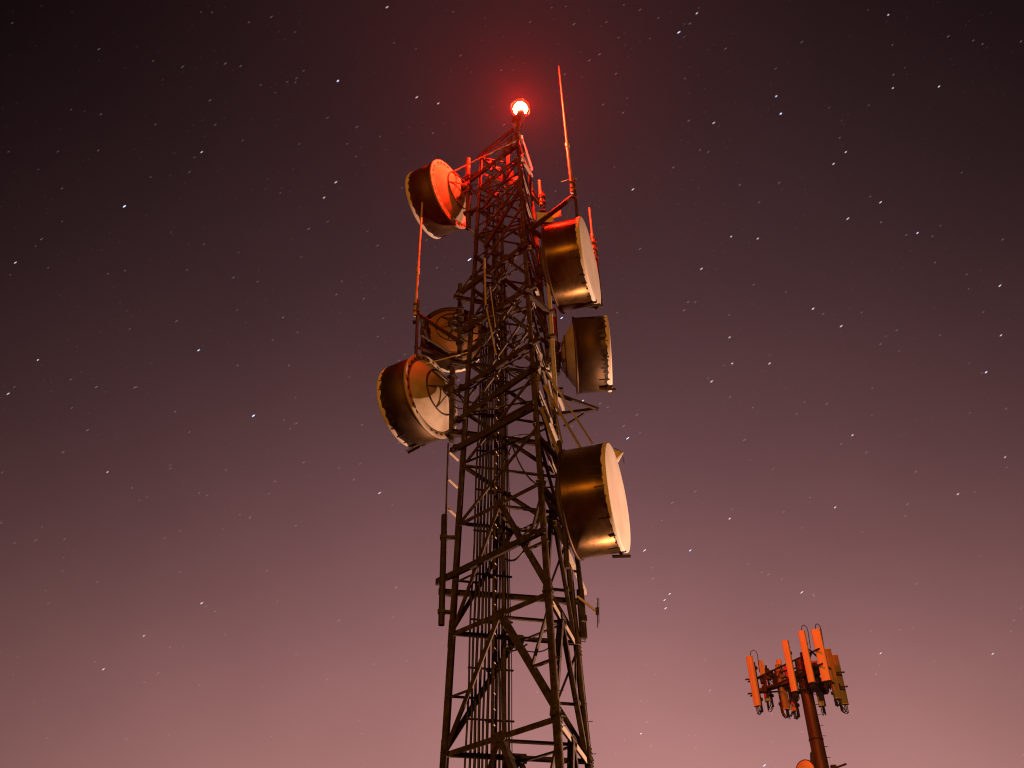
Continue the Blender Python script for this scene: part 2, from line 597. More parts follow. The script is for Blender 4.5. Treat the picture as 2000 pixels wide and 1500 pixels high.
# ------------------------------------------------------------------ microwave drum antennas
def dish(label, px, Y, az, r24, l24, pipe, arms, holes=False, tie=None, nsc=30, seed=1, back=.34, lace=.5, scal=1., dull=True, backm=None, pipem=None, name='drum_antenna', struts=()):
    rnd = random.Random(seed)
    c = at(*px, Y)
    k = (c - CAM).length / 24
    rr, L = r24 * k, l24 * k
    ax = V((math.cos(R(az)), math.sin(R(az)), 0))
    up = V((0, 0, 1))
    sd = ax.cross(up)
    root = thing(name, label, 'antenna', c, 'drum antennas on the lattice tower')
    # shroud: open metal cylinder with a rolled back flange
    m = MB()
    m.lathe(c, ax, [(.03, rr * .985), (.03, rr), (L * .5, rr), (L - .02, rr), (L - .02, rr - .012), (.04, rr - .012)], 96)
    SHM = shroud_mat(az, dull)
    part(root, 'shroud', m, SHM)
    # back flange ring
    m = MB()
    m.lathe(c, ax, [(.055, rr + .002), (.055, rr + .028), (0, rr + .028), (-.005, rr + .02), (-.005, rr * .86), (.03, rr * .86)], 96)
    if holes:
        for q in range(30):
            t = 2 * PI * q / 30
            if rnd.random() < .12:
                continue
            e = c + (up * math.cos(t) + sd * math.sin(t)) * (rr * .935) - ax * .007
            tg = (-up * math.sin(t) + sd * math.cos(t))
            ra = (up * math.cos(t) + sd * math.sin(t))
            n8 = 10
            m.add([e + tg * (.062 * math.cos(2 * PI * j / n8)) + ra * (.032 * math.sin(2 * PI * j / n8)) for j in range(n8)], [list(range(n8))], 1)
    part(root, 'back_flange', m, [DISHBACK if holes else SHROUD_DULL, NEAR_BLACK])
    # reflector bowl seen from behind, with its stiffening ring
    m = MB()
    m.lathe(c, ax, [(.0, rr * .87), (-back * .3, rr * .74), (-back * .62, rr * .56), (-back * .85, rr * .38), (-back, rr * .16), (-back, .001)], 72)
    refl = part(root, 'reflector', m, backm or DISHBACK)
    m = MB()
    m.lathe(c, ax, [(-back * .62, rr * .56), (-back * .62 - .035, rr * .57), (-back * .62 - .035, rr * .54), (-back * .66, rr * .53)], 64)
    for q in range(6):
        t = 2 * PI * q / 6 + .3
        ra = (up * math.cos(t) + sd * math.sin(t))
        m.bar(c + ra * rr * .54 - ax * (back * .66), c + ra * rr * .12 - ax * (back + .16), .028, .022, ra)
    m.lathe(c, ax, [(-back + .02, .14), (-back - .2, .14), (-back - .2, .001)], 20)
    part(root, 'mount_ring', m, DARKSTEEL, refl)
    # fabric radome wrapped over the rim, laced with a scalloped edge
    m = MB()
    wob = [rnd.uniform(.35, 1.35) for _ in range(nsc)]

    def sc(t):
        q = (t + .10 * math.sin(2 * t + seed) + .05 * math.sin(5 * t + 2 * seed)) / (2 * PI) * nsc
        i = int(q) % nsc
        f = q - int(q)
        return -.055 * scal * wob[i] * abs(math.sin(PI * f)) ** .7
    nn = nsc * 8
    m.lathe(c, ax, [(L - .06, rr + .007), (L - .01, rr + .011), (L + .012, rr + .004), (L + .018, rr - .02), (L + .024, rr * .7), (L + .026, rr * .4), (L + .026, .001)], nn, scallop=(0, sc))
    # black band: painted shadow gap behind the scallops, with dirty runs
    run = [rnd.uniform(.0, 1) ** 2 * .16 for _ in range(nsc * 4)]

    def gap_shade_dirt(t):
        return -.05 * scal - (.03 + run[int(t / (2 * PI) * nsc * 4) % (nsc * 4)]) * (1 if dull else .25)
    m.lathe(c, ax, [(L - .03, rr + .003), (L - .045, rr + .003)], nsc * 12, 1, scallop=(1, gap_shade_dirt))
    # black lacing springs that hold the scallops
    for q in range(nsc):
        if rnd.random() > lace:
            continue
        t = 2 * PI * q / nsc
        ra = (up * math.cos(t) + sd * math.sin(t))
        ln = rnd.choice([.08, .1, .13, .2, .24])
        p0 = c + ra * (rr + .012) + ax * (L - .05)
        tg = (-up * math.sin(t) + sd * math.cos(t))
        m.bar(p0, c + ra * (rr + .008) + ax * (L - .08 - ln) + tg * rnd.uniform(-.01, .01), .022 + .012 * rnd.random(), .014, ra, 1)
    part(root, 'radome', m, [VINYL, RUBBER])
    if tie:
        t = R(tie)
        ra = (up * math.cos(t) + sd * math.sin(t))
        tg = (-up * math.sin(t) + sd * math.cos(t))
        m = MB()
        p0 = c + ra * (rr + .03) + ax * (L - .30)
        p1 = p0 + ax * .40 + ra * .05
        m.prism([(-.06, 0), (.06, 0), (.06, .012), (-.048, .012), (-.048, .07), (-.06, .07)], p0, p1, tg, ra)
        m.bar(p0 + ax * .2 - tg * .1, p0 + ax * .2 + tg * .1, .05, .05, ra)
        part(root, 'drain_bracket', m, DARKSTEEL)
    # mounting pipe and clamps
    hub = c - ax * (back + .2)
    (x0, y0), (x1, y1), YP, pr = pipe
    a, b = at(x0, y0, YP), at(x1, y1, YP)
    b.x, b.y = a.x, a.y
    m = MB()
    m.tube([a, b], pr, 14)
    mpipe = part(root, 'mount_pipe', m, pipem or (DARKSTEEL if not holes else STEEL))
    m = MB()
    for dz in (-.28, 0, .28):
        pz = V((a.x, a.y, hub.z + dz))
        m.bar(hub + V((0, 0, dz * .6)), pz, .09, .07)
        m.box(pz, .2, .2, .06, R(az))
    part(root, 'mount_clamp', m, DARKSTEEL, mpipe)
    for n, z in arms:
        m = MB()
        lp = leg(n, z)
        pz = V((a.x, a.y, z))
        m.bar(lp, pz + (pz - lp).normalized() * .12, .11, .08)
        m.box(pz, .22, .22, .07, R(az))
        part(root, 'mount_arm', m, DARKSTEEL)
    for (tz, rz, n, z) in struts:                          # stay from the rim to a leg
        t = R(tz)
        m = MB()
        m.tube([c + (up * math.cos(t) + sd * math.sin(t)) * (rr * rz) - ax * .03, leg(n, z)], .02, 8)
        part(root, 'stay', m, GALV_LIT)
    return root, c, ax, rr, L


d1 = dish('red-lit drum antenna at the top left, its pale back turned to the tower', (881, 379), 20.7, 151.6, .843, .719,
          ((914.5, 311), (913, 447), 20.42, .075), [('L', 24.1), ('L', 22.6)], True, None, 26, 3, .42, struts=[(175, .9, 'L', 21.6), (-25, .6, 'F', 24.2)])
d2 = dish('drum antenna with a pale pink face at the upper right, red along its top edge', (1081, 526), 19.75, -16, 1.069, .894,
          ((1063, 420), (1067, 800), 19.55, .055), [('F', 20.6), ('R', 20.6), ('F', 18.0), ('R', 17.2)], False, 197, 34, 5, .25, .45, .5, False, pipem=GALV_LIT)  # pale pipe colour stands in for its lit highlight
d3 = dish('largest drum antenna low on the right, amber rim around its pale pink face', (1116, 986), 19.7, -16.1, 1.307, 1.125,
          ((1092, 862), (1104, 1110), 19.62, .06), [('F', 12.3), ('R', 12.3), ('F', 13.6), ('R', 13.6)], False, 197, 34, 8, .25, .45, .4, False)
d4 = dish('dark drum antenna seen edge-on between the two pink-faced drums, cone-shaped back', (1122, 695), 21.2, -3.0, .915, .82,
          ((1081, 604), (1087, 731), 21.15, .075), [('R', 18.2), ('R', 16.7)], False, 186, 30, 13, .36, pipem=NEAR_BLACK)  # pipe coloured near-black, as if the beacon's red missed it
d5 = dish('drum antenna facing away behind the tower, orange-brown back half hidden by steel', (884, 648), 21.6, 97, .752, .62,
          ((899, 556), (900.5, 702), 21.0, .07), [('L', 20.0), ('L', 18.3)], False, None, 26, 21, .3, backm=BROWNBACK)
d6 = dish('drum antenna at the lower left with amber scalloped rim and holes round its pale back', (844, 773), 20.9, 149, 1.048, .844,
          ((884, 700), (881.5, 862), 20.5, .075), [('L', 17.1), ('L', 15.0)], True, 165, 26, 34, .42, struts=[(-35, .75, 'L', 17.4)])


# feeder jumpers from each drum to the cable run
for (root_, c_, ax_, r_, L_), dz in ((d1, .9), (d2, .8), (d3, .8), (d4, .9), (d5, .7), (d6, .9)):
    for q in range(2):
        m = MB()
        h = c_ - ax_ * .62 + V((0, 0, .06 * q))
        e = lr(h.z - dz * .5 - .5 * q, .3 + .08 * q, .2)
        pts = []
        for i in range(15):
            t = i / 14
            p = h.lerp(e, t)
            pts.append(p - V((0, 0, (.5 + .2 * q) * math.sin(PI * t) * (1 - .3 * t))) - ax_ * .12 * math.sin(PI * t))
        m.tube(pts, .024, 8)
        part(tower, 'jumper_cable', m, RUBBER)

# ------------------------------------------------------------------ whip antennas
def vert(px0, px1, Y):
    a, b = at(*px0, Y), at(*px1, Y)
    b.x = a.x = (a.x + b.x) / 2
    return a, b


def whip(label, top, base, Y, r0, r1, pipe_to, radials=(), bars=(), group='whip antennas', bmat=DARKSTEEL):
    t, b = at(*top, Y), at(*base, Y)
    root = thing('whip_antenna', label, 'antenna', b, group)
    m = MB()
    m.tube([b, b.lerp(t, .33), b.lerp(t, .34), b.lerp(t, .97), t], [r0, r0, r0 * .8, r1, r1 * .35], 10)
    wp = part(root, 'whip', m, FIBRE)
    m = MB()
    for c in (0, .335):
        p = b.lerp(t, c)
        m.tube([p - V((0, 0, .08)), p + V((0, 0, .08))], r0 * 1.35, 10)
    part(root, 'collar', m, GALV_LIT, wp)
    e = at(*pipe_to, Y)
    m = MB()
    m.tube([b + V((r0 * 1.6, 0, .45)), V((b.x + r0 * 1.6, b.y, e.z))], .042, 10)
    for q in (.3, .05, -.3):
        m.box(b + V((r0 * .8, 0, q)), .17, .12, .05)
    part(root, 'base_pipe', m, bmat)
    for (p, q) in radials:
        m = MB()
        m.tube([at(*p, Y), at(*q, Y)], .009, 6)
        part(root, 'radial', m, GALV_LIT)
    if bars:
        m = MB()
        for (p, Y0, q, Y1, w) in bars:
            m.channel(at(*p, Y0), at(*q, Y1), w, w * .6, .01, (0, -.6, -1))
        part(root, 'support_arm', m, bmat)
    return root


whip('tall tapering whip antenna right of the red beacon', (1091.5, 128), (1117.5, 372), 19.3, .045, .02, (1122, 430),
     [((1096, 355), (1119, 348)), ((1119, 347), (1126, 350)), ((1114, 402), (1105, 434))],
     [((1020, 462), 18.95, (1120, 384), 19.3, .12), ((1036, 438), 19.2, (1131, 437), 19.45, .09)])
whip('long thin whip antenna standing in front of the left-hand drums', (826, 380), (811, 612), 20.3, .04, .03, (808, 700), [],
     [((813, 612), 20.3, (903, 672), 20.3, .10), ((816, 612), 20.3, (838, 668), 20.9, .06), ((809, 678), 20.3, (905, 708), 20.5, .07), ((823, 655), 20.3, (880, 690), 20.9, .045)])
whip('short red-lit whip antenna sticking up behind the upper right drum', (1151, 405), (1159.5, 490), 20.6, .035, .03, (1168, 600), [],
     [((1070, 590), 20.2, (1169, 600), 20.6, .07), ((1150, 585), 20.5, (1165, 604), 20.6, .05)])
m0 = whip('stubby red-lit rod antenna at the right of the tower top', (1053, 352), (1057, 398), 19.9, .045, .04, (1058, 405), [],
          [((1036, 380), 19.9, (1058, 404), 19.9, .07), ((1040, 372), 19.9, (1057, 396), 19.9, .05)], group='whip antennas')


# long pole antenna at the lower left
Y = 20.35
a, b = at(868, 1005, Y), at(862, 1221, Y)
root = thing('pole_antenna', 'long thick dark pole antenna bracketed to the left side of the tower', 'antenna', b)
m = MB()
m.tube([b, b.lerp(a, .99), a], [.07, .07, .05], 14)
part(root, 'radome_tube', m, DARKSTEEL)
for y in (1050, 1195):
    m = MB()
    p = at(866, y, Y)
    p.x = b.lerp(a, (p.z - b.z) / (a.z - b.z)).x
    m.bar(p, leg('L', p.z), .11, .06)
    m.box(p, .17, .17, .07)
    part(root, 'mount_bracket', m, DARKSTEEL)
m = MB()
q = b.lerp(a, .6)
for y in (1070, 1078):
    m.tube([at(861, y, Y) , at(876, y + 3, Y)], .014, 6)
part(root, 'u_bolt', m, GALV_LIT)
# thin standoff line above it
Y = 20.3
root = thing('standoff_line', 'thin upright pipe held off the left leg by three bright slanting rungs', 'pipe', at(872, 1005, Y))
m = MB()
m.tube([at(875.5, 866, Y), at(871, 1005, Y)], .022, 8)
part(root, 'pipe', m, STEEL)
for y in (884, 937, 993):
    m = MB()
    x = 878.5 - (y - 884) * .035
    p = at(x, y, Y)
    e = leg('L', p.z - .22)
    m.bar(p, at(x + 17, y + 16, Y + .18), .05, .02, (.2, -.5, -1))
    part(root, 'rung', m, VINYL)  # white colour stands in for light caught by the rungs

# box antenna on the right leg
Y = 21.2
root = thing('box_antenna', 'narrow dark box antenna hanging on the right leg below the largest drum', 'antenna', at(1136, 1250, Y))
m = MB()
p, q = at(1134, 1152, Y), at(1139, 1247, Y)
m.box((p + q) / 2, .15, .13, (p - q).length, .4, bev=.02)
part(root, 'housing', m, DARKSTEEL)
m = MB()
m.tube([at(1127, 1086, Y + .1), at(1138, 1180, Y + .1)], .06, 10)
part(root, 'mount_pipe', m, DARKSTEEL)
m = MB()
m.bar(leg('R', p.z - .3), V((p.x, p.y, p.z - .3)), .1, .08)
part(root, 'mount_bracket', m, DARKSTEEL)
m = MB()
m.bar(leg('R', q.z + .2), V((q.x, q.y, q.z + .2)), .1, .08)
part(root, 'mount_bracket', m, DARKSTEEL)
m = MB()
m.box(at(1140, 1208, Y - .1), .12, .1, .14, .4)
part(root, 'connector_box', m, DARKSTEEL)
m = MB()
for a, b in [((1141, 1212), (1143, 1254)), ((1143, 1254), (1134, 1252)), ((1134, 1252), (1136, 1246))]:
    m.tube([at(*a, Y - .05), at(*b, Y - .05)], .01, 6)
part(root, 'guard_wire', m, STEEL)

# small dipole on a bright arm
Y = 20.9
root = thing('dipole_antenna', 'small upright dipole antenna on a bright arm at the lower right of the tower', 'antenna', at(1139, 1173, Y))
m = MB()
m.tube([at(1128, 1165, Y), at(1166, 1195, Y - .15)], .028, 10)
part(root, 'arm', m, VINYL)  # white colour stands in for floodlight on the arm
m = MB()
p, q = at(1166.5, 1168, Y - .15), at(1167.5, 1226, Y - .15)
m.tube([p, q], .011, 6)
m.tube([p + V((.035, 0, 0)), q + V((.035, 0, .1))], .008, 6)
m.box(at(1166.5, 1194, Y - .15), .07, .07, .16)
part(root, 'element', m, DARKSTEEL)

# pale horn behind the largest drum
Y = 20.9
root = thing('horn_antenna', 'small pale horn antenna peeping out behind the largest drum', 'antenna', at(1200, 905, Y))
m = MB()
c = at(1201, 893, Y)
m.lathe(c, V((.85, .2, -.5)), [(-.25, .10), (0, .2), (.12, .21), (.13, .19), (.13, .001)], 28)
part(root, 'horn', m, VINYL)
m = MB()
m.tube([c - V((.9, 0, -.1)), c - V((.1, 0, 0))], .05, 10)
m.tube([c + V((0, -.1, .2)), c + V((.16, -.1, .1)), c + V((.2, -.1, -.25))], .01, 6)
part(root, 'mount_arm', m, DARKSTEEL)

# ------------------------------------------------------------------ red beacon
bt = leg('F', 24.7)
BX = at(1016.5, 216, bt.y)
BX = V((BX.x, bt.y, BX.z))                             # lens base
root = thing('beacon_light', 'glowing red beacon lamp on top of the lattice tower', 'beacon', BX)
m = MB()
m.tube([V((bt.x, bt.y, 24.5)), V((bt.x + .02, bt.y, 24.9)), BX - V((0, 0, .33))], [.07, .06, .05], 12)
m.lathe(BX, V((0, 0, 1)), [(-.35, .05), (-.33, .13), (-.12, .12), (-.10, .11), (-.03, .11), (-.03, .001)], 32)
m.tube([BX + V((.12, -.15, -.34)), V((bt.x + .12, bt.y - .1, 24.6))], .018, 6)
part(root, 'lamp_base', m, STEEL)
m = MB()
m.box(BX + V((-.707, .707, 0)) * .15 - V((0, 0, .33)), .26, .24, .26, R(135), bev=.02)  # box added to keep the beacon's light off the left-hand drums below
m.tube([BX + V((-.1, .1, -.45)), BX + V((-.05, .08, -.7)), V((bt.x - .02, bt.y + .07, 24.7))], .016, 6)
part(root, 'beacon_shade_box', m, STEEL)
m = MB()
m.lathe(BX, V((0, 0, 1)), [(.02, .001), (.02, .2), (.08, .215), (.15, .2), (.22, .155), (.27, .08), (.282, .001)], 32)
bulb = part(root, 'bulb', m, emit('white_hot_bulb', (1.0, .62, .36), 25))
m = MB()
m.lathe(BX, V((0, 0, 1)), [(-.10, .18), (-.04, .25), (.08, .285), (.2, .27), (.3, .2), (.36, .1), (.375, .001)], 36)  # outer glowing shell added to draw the corona round the bulb
CORONA_GLASS = emit('corona_red_glass', (1.0, .022, .006), 3.2)
CORONA_GLASS.node_tree.nodes['Principled BSDF'].inputs['Base Color'].default_value = (0, 0, 0, 1)
CORONA_GLASS.node_tree.nodes['Principled BSDF'].inputs['Specular IOR Level'].default_value = 0
lens = part(root, 'lens', m, CORONA_GLASS)
for mm, fac in ((CORONA_GLASS, .5), (bpy.data.materials['white_hot_bulb'], .5)):
    _n, _l = mm.node_tree.nodes, mm.node_tree.links
    _t, _m = _n.new('ShaderNodeBsdfTransparent'), _n.new('ShaderNodeMixShader')
    _m.inputs[0].default_value = fac
    _l.new(_t.outputs[0], _m.inputs[1])
    _l.new(_n['Principled BSDF'].outputs[0], _m.inputs[2])
    _l.new(_m.outputs[0], _n['Material Output'].inputs['Surface'])
m = MB()
for t in range(4):
    a = t * PI / 2 + .4
    d = V((math.cos(a), math.sin(a), 0))
    m.tube([BX + d * .25 + V((0, 0, -.06)), BX + d * .31 + V((0, 0, .1)), BX + d * .2 + V((0, 0, .33)), BX + V((0, 0, .41))], .006, 5)
part(root, 'lens_guard', m, STEEL, lens)


def lamp(name, kind, loc, power, col, size=.1, parent=None):
    ld = bpy.data.lights.new(name, kind)
    ld.energy, ld.color = power, col
    if kind in ('POINT', 'SPOT'):
        ld.shadow_soft_size = size
    ob = bpy.data.objects.new(name, ld)
    COL.objects.link(ob)
    ob.location = loc
    return ob


BEACON_P = 66000
lo = lamp('beacon_bulb', 'POINT', (0, 0, 0), BEACON_P, (1, .013, .004), .10)
lo.parent = root
lo.location = (0, 0, .13)

# ------------------------------------------------------------------ cell monopole to the right
YP = 33.
pc = at(1594, 1445, YP)
PX = pc.x
ptop = 13.3
pole = thing('cell_tower', 'slim steel monopole with a triangular antenna platform, right of the lattice tower', 'tower', (PX, YP, 0))
m = MB()
m.tube([(PX, YP, 0), (PX, YP, 7), (PX, YP, ptop - .35), (PX, YP, ptop + .3)], [.36, .27, .195, .19], 28)
pm = part(pole, 'pole', m, POLEM)
m = MB()
for k in range(44):
    z = 6 + k * .17
    a = -1.2 if k % 2 else .1
    d = V((math.cos(a), math.sin(a), 0))
    r = .27 - .075 * max(0, (z - 7) / 6)
    m.tube([V((PX, YP, z)) + d * r * .9, V((PX, YP, z)) + d * (r + .13)], .010, 6)
part(pole, 'step_bolt', m, DARKSTEEL, pm)
m = MB()
m.lathe((PX, YP, 0), V((0, 0, 1)), [(12.55, .2), (12.55, .27), (12.62, .27), (12.62, .2)], 28)
m.lathe((PX, YP, 0), V((0, 0, 1)), [(13.0, .2), (13.0, .29), (13.22, .29), (13.22, .2)], 28)
m.lathe((PX, YP, 0), V((0, 0, 1)), [(10.95, .2), (10.95, .235), (11.0, .235), (11.0, .2)], 28)
part(pole, 'collar', m, DARKSTEEL, pm)
ZP = 12.95
corn = [V((PX - 1.35, YP + 1.2, ZP)), V((PX + .1, YP - 1.2, ZP)), V((PX + 1.35, YP + .85, ZP))]
cen = V((PX, YP, ZP))
for c in corn:
    m = MB()
    m.channel(cen, c, .24, .1, .015, (0, 0, -1))
    m.tube([cen + V((0, 0, .45)), c + V((0, 0, .5))], .03, 8)
    m.tube([cen + V((0, 0, .1)), c + V((0, 0, .5))], .022, 8)
    part(pole, 'platform_arm', m, POLEM)
m = MB()
for i in range(3):
    for dz in (0, .5):
        a, b = corn[i], corn[(i + 1) % 3]
        e = (b - a) * .12
        m.tube([a - e + V((0, 0, dz)), b + e + V((0, 0, dz))], .03, 8)
for i in range(3):
    a, b = corn[i], corn[(i + 1) % 3]
    m.tube([a.lerp(b, .3), a.lerp(b, .5) + V((0, 0, .5))], .02, 6)
part(pole, 'platform_rail', m, DARKSTEEL)
for k in range(16):
    m = MB()
    a = corn[k % 3].lerp(cen, .2 + .5 * random.random()) + V((random.uniform(-.2, .2), 0, random.uniform(-.25, .5)))
    m.box(a, random.uniform(.12, .26), .16, random.uniform(.15, .42), random.random() * 3, bev=.01)
    part(pole, 'radio_box', m, DARKSTEEL)
for k in range(14):
    m = MB()
    a = corn[k % 3].lerp(cen, .15 + .4 * random.random()) + V((0, 0, .3))
    b = cen + V((random.uniform(-.25, .25), random.uniform(-.3, 0), random.uniform(-.35, .1)))
    pts = [a.lerp(b, t / 8) - V((0, 0, .5 * math.sin(PI * t / 8) * random.uniform(.5, 1.1))) for t in range(9)]
    m.tube(pts, .014, 6)
    part(pole, 'cable', m, RUBBER)
m = MB()
m.box((PX, YP, -.1), 2.2, 2.2, .3, .4, bev=.05)
part(pole, 'footing', m, CONC)

ZTOP = 14.1536


def panel(label, top, bot, w, dp, face, h=1.69, mat=PANEL, zt=ZTOP, loops=1):
    if top:
        t = atz(*top, zt)
        b = t - V((0, 0, h))
    else:
        b = atz(*bot, zt - h)
        t = b + V((0, 0, h))
    rz = R(face) + PI / 2
    root = thing('panel_antenna', label, 'antenna', b, 'panel antennas on the monopole')
    fwd = V((math.cos(R(face)), math.sin(R(face)), 0))
    sd = V((-fwd.y, fwd.x, 0))
    m = MB()
    x, y = sd, fwd
    hw, hd = w / 2 * 1.1, dp / 2
    pr = [(-hw, -hd), (hw, -hd), (hw, hd * .3), (hw * .86, hd * .8), (hw * .5, hd), (-hw * .5, hd), (-hw * .86, hd * .8), (-hw, hd * .3)]
    m.prism(pr, b, t, x, y)
    bd = part(root, 'body', m, mat)
    for z0, z1 in ((t, t + V((0, 0, .02))), (b - V((0, 0, .025)), b)):
        m = MB()
        m.prism([(px * 1.04, py * 1.04) for px, py in pr], z0, z1, x, y)
        part(root, 'end_cap', m, VINYL, bd)
    m = MB()
    pb = b - fwd * (dp * .5 + .16)
    m.tube([pb + V((0, 0, -.18)), pb + V((0, 0, h * .92))], .04, 10)
    for e in (.15, .8):
        m.bar(b - fwd * hd + V((0, 0, h * e)), pb + V((0, 0, h * e)), .1, .07)
        m.box(pb + V((0, 0, h * e)), .13, .13, .1, rz)
    part(root, 'mount_pipe', m, DARKSTEEL)
    rnd = random.Random(int(top[0]) if top else int(bot[0]))
    for q in range(3):
        m = MB()
        p0 = b + sd * (w * (-.25 + .25 * q)) + V((0, 0, -.02))
        p3 = pb + V((rnd.uniform(-.05, .05), 0, .1 + .1 * q))
        dz = rnd.uniform(.22, .34)
        m.tube([p0, p0 - V((0, 0, .1)), p0 - V((0, 0, dz)), p0.lerp(p3, .5) - V((0, 0, dz + .06)), p3 - V((0, 0, dz)), p3], .016, 6)
        part(root, 'cable', m, RUBBER)
    m = MB()
    if loops:
        tp = t - fwd * (hd + .04)
        m.tube([tp + V((0, 0, -.3)), tp + V((0, 0, .14)), tp - fwd * .03 + sd * .03 + V((0, 0, .24)), tp - fwd * .1 + sd * .09 + V((0, 0, .29)), tp - fwd * .17 + sd * .14 + V((0, 0, .22)), tp - fwd * .2 + sd * .15 + V((0, 0, .1)), tp - fwd * .18 + sd * .12 + V((0, 0, -.5))], .014, 6)
    part(root, 'cable', m, RUBBER)
    return root


panel('outermost orange-lit panel antenna at the left of the monopole head', (1463, 1284), None, .21, .13, -140)
panel('narrow orange panel antenna just behind the outermost left one', (1485, 1292), None, .15, .12, -150, h=1.4, loops=0)
panel('short red panel antenna seen through the platform rails on the left', (1520, 1290), None, .18, .12, -160, loops=0)
panel('orange panel antenna standing alone between the left arm and the tall front pair', (1533, 1253), None, .2, .13, -125, loops=0)
panel('left one of the two tallest orange panel antennas at the front', (1565, 1234), None, .2, .13, -120)
panel('broadest bright orange panel antenna, right one of the tallest front pair', (1593, 1231), None, .27, .14, -112)
panel('brownish panel antenna with an orange top, between front pair and right edge', (1616, 1269), None, .22, .13, -80, mat=PANEL2, loops=0)
panel('greenish panel antenna with a pale tip at the right edge of the monopole head', (1630, 1281), None, .22, .13, -70, mat=PANEL2, loops=0)
panel('pale panel antenna whose lower end shows left of the pole top', None, (1576, 1374), .22, .13, -125, loops=0, h=1.5, zt=13.75)
panel('pale panel antenna whose lower end shows right of the pole top', None, (1606, 1378), .22, .13, -110, loops=0, h=1.5, zt=13.75)
panel('orange panel antenna low on the left with a long cable loop below', None, (1551, 1388), .16, .12, -140, loops=0, h=1.5, zt=13.7)
panel('dark greenish panel antenna lowest at the left behind the others', None, (1537, 1384), .22, .12, -60, mat=PANEL2, loops=0, h=1.5, zt=13.7)

# round dish lower on the monopole
c = at(1574, 1508, 32.7)
root = thing('small_dish', 'round orange-lit dish cut off at the bottom of the monopole', 'antenna', c)
m = MB()
m.lathe(c, V((-.75, -.65, 0)), [(.02, .355), (.06, .33), (.10, .22), (.115, .001)], 40)
part(root, 'radome', m, PANEL)
m = MB()
m.lathe(c, V((-.75, -.65, 0)), [(-.18, .001), (-.16, .18), (-.06, .33), (-.03, .375), (.03, .375), (.03, .35)], 40)
part(root, 'rim', m, DARKSTEEL)
m = MB()
m.bar(at(1586, 1470, 32.9), at(1588, 1530, 32.9), .14, .1, (1, 0, 0))
m.bar(c, V((PX, YP, c.z)), .1, .1)
part(root, 'mount_bracket', m, DARKSTEEL)
root = thing('side_arm', 'dark slanting arm sticking out right of the monopole at the picture edge', 'bracket', at(1620, 1500, 32.9))
m = MB()
m.tube([V((PX, YP, at(1610, 1512, 32.9).z)), at(1625, 1502, 32.8), at(1653, 1492, 32.7)], .035, 8)
m.box(at(1628, 1499, 32.8), .16, .14, .14)
part(root, 'arm', m, DARKSTEEL)

# ------------------------------------------------------------------ floodlight at the foot of the tower (out of frame) and the distant city glow
FL = V((15, 27, .45))
root = thing('floodlight', 'small ground floodlight aimed up at the tower from its foot', 'floodlight', FL)
aim = (V((.3, 20.3, 17)) - FL).normalized()
m = MB()
m.lathe(FL, aim, [(-.22, .001), (-.2, .1), (-.02, .2), (-.02, .22), (.0, .22), (.0, .2)], 28)
part(root, 'housing', m, DARKSTEEL)
m = MB()
m.tube([FL - aim * .1, FL - V((0, 0, .45))], .04, 8)
part(root, 'stand', m, DARKSTEEL)
sp = lamp('flood_bulb', 'SPOT', (0, 0, 0), 40000, (1, .5, .3), .15)
sp.data.spot_size, sp.data.spot_blend = R(78), .6
sp.parent = root
sp.location = aim * .03
sp.rotation_euler = aim.to_track_quat('-Z', 'Y').to_euler()

GLOW_AZ, GLOW_EL = -100, 2
sd_ = V((math.cos(R(GLOW_AZ)) * math.cos(R(GLOW_EL)), math.sin(R(GLOW_AZ)) * math.cos(R(GLOW_EL)), math.sin(R(GLOW_EL))))
su = lamp('sodium_glow', 'SUN', (20, -20, 10), 1.15, (1, .34, .03))  # directional lamp standing for distant sodium lights at night
su.data.angle = R(1.5)
su.rotation_euler = sd_.to_track_quat('Z', 'Y').to_euler()

# ------------------------------------------------------------------ night sky
w = bpy.data.worlds.new('World')
S.world = w
w.use_nodes = True
n, l = w.node_tree.nodes, w.node_tree.links
bg = n['Background']
tc = n.new('ShaderNodeTexCoord')
sx = n.new('ShaderNodeSeparateXYZ')
l.new(tc.outputs['Generated'], sx.inputs[0])


def lin(c):
    return tuple(((x / 255) / 12.92 if x / 255 < .04045 else ((x / 255 + .055) / 1.055) ** 2.4) for x in c) + (1,)


cr = n.new('ShaderNodeValToRGB')
cr.color_ramp.interpolation = 'B_SPLINE'
els = [(0, (8, 6, 6)), (.02, (222, 156, 132)), (.12, (210, 150, 143)), (.257, (186, 129, 126)), (.42, (127, 86, 89)), (.588, (80, 54, 57)), (.73, (50, 36, 39)), (.84, (38, 27, 29)), (1, (28, 20, 22))]
r = cr.color_ramp
r.elements[0].position, r.elements[1].position = els[0][0], els[-1][0]
r.elements[0].color, r.elements[1].color = lin(els[0][1]), lin(els[-1][1])
for p, c in els[1:-1]:
    e = r.elements.new(p)
    e.color = lin(c)
l.new(sx.outputs['Z'], cr.inputs['Fac'])
